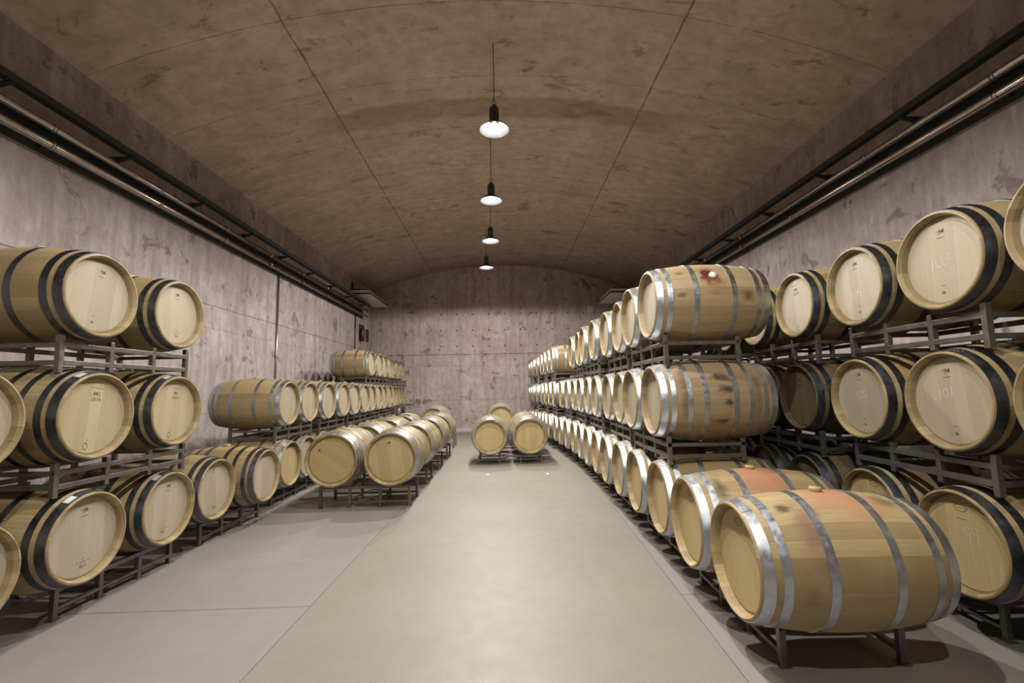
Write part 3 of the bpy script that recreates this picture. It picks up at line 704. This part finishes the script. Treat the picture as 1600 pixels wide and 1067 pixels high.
# ------------------------------------------------------------------ pendant lamps
def bulb_mat():
    k = NM('lamp_glow'); k.b.inputs['Emission Color'].default_value = (.92, .95, 1, 1); k.b.inputs['Emission Strength'].default_value = 14
    return k.out((.9, .9, .9), .4)
mat_bulb = bulb_mat()
mat_shade_in = plain('white_reflector', (.80, .80, .82), .35)
mat_shade_in.node_tree.nodes['Principled BSDF'].inputs['Metallic'].default_value = 0.0
lampY = [-1.1, 1.2, 3.5, 5.81, 8.12, 10.42, 12.75]  # the first is an unseen fill lamp added behind the camera
lampX = [-.08, -.08, -.08, -.038, -.134, -.203, -.379]
mat_rim = plain('bright_rim', (.85, .85, .88), .3)
lamp0 = None
wherel = ['added unseen behind the camera as fill', 'hanging above the camera', 'at the top edge of the photo', 'brightest and largest in view, above the aisle', 'second smaller one above the aisle', 'third one above the aisle with dark housing', 'smallest and farthest, near the end wall']
for i, (y, x) in enumerate(zip(lampY, lampX)):
    zr = 4.95
    t = empty('pendant_lamp', (x, y, zr)); tag(t, 'white saucer pendant lamp ' + wherel[i], 'lamp', 'pendant lamps along the vault')
    def part(nm, fn, mat):
        me = cached(('lamp_' + nm,), fn, mat); o = bpy.data.objects.new(nm, me); C.objects.link(o); o.parent = t; return o
    def shade():
        bm = bmesh.new()
        P = [(.115, .060), (.108, .085), (.075, .125), (.030, .180), (.004, .198), (0, .200), (.0015, .196), (.026, .177), (.070, .121), (.102, .082), (.110, .058)]
        lathe(bm, P, 48, axis='Z', closed=True, mats=[0, 0, 0, 0, 1, 1, 1, 1, 1, 1, 0]); fix(bm); return bm
    part('shade', shade, [mat_housing, mat_shade_in])
    def housing():
        bm = bmesh.new(); lathe(bm, [(.108, .001), (.108, .064), (.30, .066), (.315, .058), (.325, .03), (.36, .022), (.365, .001)], 28, axis='Z'); return fix(bm)
    part('housing', housing, mat_housing)
    def ring():
        bm = bmesh.new(); pts = [(.028 * math.cos(a), 0, .385 + .03 * math.sin(a)) for a in [2 * PI * q / 16 for q in range(17)]]; tube(bm, pts, .004, 6); return bm
    part('hanging_ring', ring, mat_black)
    def bulb():
        bm = bmesh.new(); lathe(bm, [(.107, .02), (.09, .035), (.055, .052), (.025, .045), (.010, .020), (.008, .001)], 20, axis='Z'); return fix(bm)
    part('bulb', bulb, mat_bulb)
    bm = bmesh.new(); tube(bm, [(0, 0, .41), (.004, 0, .8), (0, 0, zv(x) - zr + .01)], .006, 6); obj('cord', bm, mat_black, t)
    ld = bpy.data.lights.new('lamp_light', 'SPOT'); ld.energy = LAMP_W * (1.0 if y < 7 else 1.25); ld.color = LAMP_COL; ld.spot_size = math.radians(170); ld.spot_blend = .40; ld.shadow_soft_size = .045
    if i == len(lampY) - 1: ld.energy = LAMP_W * 1.5; ld.spot_size = math.radians(174); ld.spot_blend = .16
    lo = bpy.data.objects.new('lamp_light', ld); C.objects.link(lo); lo.parent = t; lo.location = (0, 0, .0)

# ------------------------------------------------------------------ wall services
def along(y0, y1, step, start): 
    y = start
    while y < y1:
        if y > y0: yield y
        y += step
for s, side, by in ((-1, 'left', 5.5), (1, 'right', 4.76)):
    t = empty('cable_rail', (s * (HALF - .02), 0, 4.44)); tag(t, 'dark steel angle rail running along the %s wall above the pipes' % side, 'rail', 'rails under the vault')
    bm = bmesh.new(); box(bm, -s * .28 - .006, -s * .28 + .006, YB + .05, YE - 1.15, 0, .075); box(bm, min(-s * .28, -s * .20), max(-s * .28, -s * .20), YB + .05, YE - 1.15, 0, .008); obj('rail_bar', fix(bm), mat_rail, t)
    def br():
        bm = bmesh.new()
        a = [(s * .02, -.02, 0), (-s * .285, -.02, 0), (s * .02, -.02, -.09)]
        v1 = [bm.verts.new(p) for p in a]; v2 = [bm.verts.new((p[0], .02, p[2])) for p in a]
        bm.faces.new(v1); bm.faces.new(v2[::-1])
        for i in range(3): bm.faces.new((v1[i], v1[(i+1) % 3], v2[(i+1) % 3], v2[i]))
        return fix(bm)
    for y in along(YB + .2, YE - 1.3, 1.4, by - 1.4 * 8):
        o = obj('bracket', cached(('bracket', side), br, mat_rail), None, t, (0, y, 0))
    bm = bmesh.new(); a_, b_ = sorted((s * (HALF - .045), s * (HALF - .002))); box(bm, a_, b_, YB + .05, YE - 1.25, 0, .30); box(bm, min(s * (HALF - .09), s * (HALF - .045)), max(s * (HALF - .09), s * (HALF - .045)), YB + .05, YE - 1.25, .27, .30)  # added black panel standing for the shade on the wall behind the pipes
    tag(obj('shade_panel', fix(bm), mat_rail, None, (0, 0, 4.05)), 'flat black panel added as shade on the %s wall behind the two pipes' % side, 'shade panel', 'added shade panels')
    for zz_, nm in ((4.285, 'upper'), (4.095, 'lower')):
        t = empty('steel_pipe', (s * 4.62, 0, zz_)); tag(t, '%s of two shiny steel pipes along the %s wall' % (nm, side), 'pipe', 'wall pipes')
        bm = bmesh.new(); tube(bm, [(0, YB + .05, 0), (0, YE - 1.2, 0)], .043, 16); obj('pipe_run', bm, mat_pipe, t)
        for y in along(YB + .2, YE - 1.3, 1.5, by + .6 - 1.5 * 8):
            def cl():
                bm = bmesh.new(); tube(bm, [(0, -.018, 0), (0, .018, 0)], .049, 16); box(bm, min(0, s * .134), max(0, s * .134), -.012, .012, -.012, .012); return bm
            obj('pipe_clamp', cached(('pipe_clamp', side), cl, mat_pipe), None, t, (0, y, 0))
bm = bmesh.new(); tube(bm, [(0, 0, 0), (0, 0, 4.08)], .018, 10)
for q in (1.2, 2.3, 3.4): tube(bm, [(0, 0, q - .012), (0, 0, q + .012)], .024, 10)
tag(obj('conduit', bm, mat_pipe, None, (-HALF + .026, 9.80, 0)), 'thin grey vertical conduit on the left wall between the two stacks', 'conduit', 'wall conduits')
bm = bmesh.new(); tube(bm, [(0, 0, 0), (0, 0, 4.08)], .02, 10)
for q in (1.2, 2.3, 3.4): tube(bm, [(0, 0, q - .012), (0, 0, q + .012)], .026, 10)
tag(obj('conduit', bm, mat_pipe, None, (-HALF + .026, 15.0, 0)), 'thin grey vertical conduit near the far end of left wall', 'conduit', 'wall conduits')
for s, side, cx in ((-1, 'left', -4.46), (1, 'right', 3.98)):
    y0, y1 = (14.5, 16.65) if s < 0 else (14.85, 16.7)
    t = empty('cooling_unit', (cx, (y0 + y1) / 2, 4.60)); tag(t, 'flat white panel cooling unit hung on black brackets at far %s' % side, 'cooling unit', 'ceiling cooling units')
    ly = (y1 - y0) / 2; lx = .33
    bm = bmesh.new(); box(bm, -lx, lx, -ly, ly, 0, .025, .006); obj('panel', fix(bm), mat_white, t)
    bm = bmesh.new(); box(bm, -lx, lx, -ly, ly, .0255, .07, .004); obj('frame', fix(bm), mat_black, t)
    bm = bmesh.new(); box(bm, -lx + .02, lx - .06, -ly + .02, ly - .04, .0705, .17, .006); obj('casing', fix(bm), mat_white, t)
    for yy in (-ly + .12, ly - .3):
        bm = bmesh.new(); xw = s * (HALF - abs(cx)) 
        box(bm, min(xw, -s * .2), max(xw, -s * .2), yy, yy + .06, .1705, .22); box(bm, min(xw, xw - s * .05), max(xw, xw - s * .05), yy, yy + .06, .2205, .45)
        obj('hanger', fix(bm), mat_black, t)
bm = bmesh.new(); box(bm, -.11, .11, -.05, 0, -.13, .13, .012)
t = tag(obj('junction_box', fix(bm), mat_white, None, (3.38, YE, 4.455)), 'small white box high on the end wall near the right corner', 'box')
t = empty('fire_extinguisher', (-HALF, 15.55, 3.20)); tag(t, 'small dark extinguisher with red body on left wall near far corner', 'extinguisher')
bm = bmesh.new(); lathe(bm, [(0, .001), (0, .07), (.02, .082), (.36, .082), (.42, .05), (.44, .03), (.46, .001)], 20, axis='Z'); obj('cylinder_body', fix(bm), mat_red, t, (.09, 0, .06))
bm = bmesh.new(); box(bm, .045, .135, -.05, .05, .525, .58, .01); tube(bm, [(.09, .05, .55), (.12, .11, .50), (.13, .12, .32), (.12, .10, .14)], .014, 8); obj('hose', bm, mat_black, t)
bm = bmesh.new(); box(bm, 0, .012, -.09, .09, .10, .62, .003); box(bm, 0, .17, -.09, .09, .035, .058, .004); obj('wall_plate', fix(bm), mat_black, t)
bm = bmesh.new(); box(bm, 0, .05, -.10, .10, -.22, .22, .008)
tag(obj('switch_box', fix(bm), mat_black, None, (-HALF, 16.35, 3.52)), 'narrow black box on left wall beside the extinguisher', 'box')

# ------------------------------------------------------------------ small things
glass = NM('clear_glass'); glass.b.inputs['Transmission Weight'].default_value = 1.0; glass.b.inputs['IOR'].default_value = 1.45
mat_glass = glass.out((.95, .97, .97), .03)
def glass_mesh():
    bm = bmesh.new()
    lathe(bm, [(.0, .001), (0, .034), (.003, .034), (.008, .006), (.075, .004), (.085, .008), (.10, .028), (.13, .040), (.16, .038), (.20, .030), (.20, .0288), (.16, .0366), (.13, .0386), (.101, .0266), (.087, .004), (.086, .001)], 20, axis='Z')
    return fix(bm)
topq = zq + spQ['rb']
def barrel_top(x, xc): return zq + math.sqrt(spQ['rb']**2 - (x - xc)**2)
tray_y = 10.74
for i, (dx, dy) in enumerate(((-.09, -.10), (.0, -.13), (.09, -.09), (-.05, -.01), (.045, .0), (-.09, .09), (.02, .11), (.10, .08))):
    o = obj('wine_glass', cached(('wine_glass',), glass_mesh, mat_glass), None, None, (-2.195 + dx, tray_y + dy, barrel_top(-2.195 + max(0., abs(dx) - .036), -2.195) + .001))
    tag(o, 'clear stemmed wine glass in the cluster on the rear aisle barrel', 'glass', 'wine glasses on the rear barrel')
t = empty('steel_bucket', (-2.33, 10.36, barrel_top(-2.33, -2.195) - .003)); tag(t, 'small shiny steel bucket on the rear left aisle barrel', 'bucket')
bm = bmesh.new(); lathe(bm, [(.012, .001), (.012, .05), (.16, .065), (.165, .07), (.165, .066), (.018, .047), (.018, .001)], 28, axis='Z'); obj('pail', fix(bm), mat_pipe, t)
bm = bmesh.new(); tube(bm, [(.068 * math.cos(a), 0, .155 + .06 * math.sin(a)) for a in [PI * q / 12 for q in range(13)]], .003, 6); obj('handle', bm, mat_pipe, t)
bm = bmesh.new(); box(bm, -.10, .10, -.07, .07, 0, .006, .001)
tag(obj('white_card', fix(bm), mat_card, None, (-2.13, 10.33, barrel_top(-2.13, -2.195) - .001)), 'white sheet lying on front of the rear left aisle barrel', 'sheet')
bm = bmesh.new(); lathe(bm, [(0, .001), (0, .036), (.11, .036), (.15, .014), (.20, .013), (.20, .001)], 20, axis='Z')
tag(obj('dark_bottle', fix(bm), mat_black, None, (-2.235, 10.50, topq + .0015)), 'short dark bottle beside the bucket on the rear aisle barrel', 'bottle')
for x, y, lab in ((-.279, 8.285, 'white floor plug in front of the left middle barrel'), (.776, 8.2, 'white floor plug in front of the right middle barrel')):
    bm = bmesh.new(); lathe(bm, [(0, .001), (0, .034), (.012, .03), (.014, .001)], 20, axis='Z'); tag(obj('floor_plug', fix(bm), mat_card, None, (x, y, 0)), lab, 'plug')
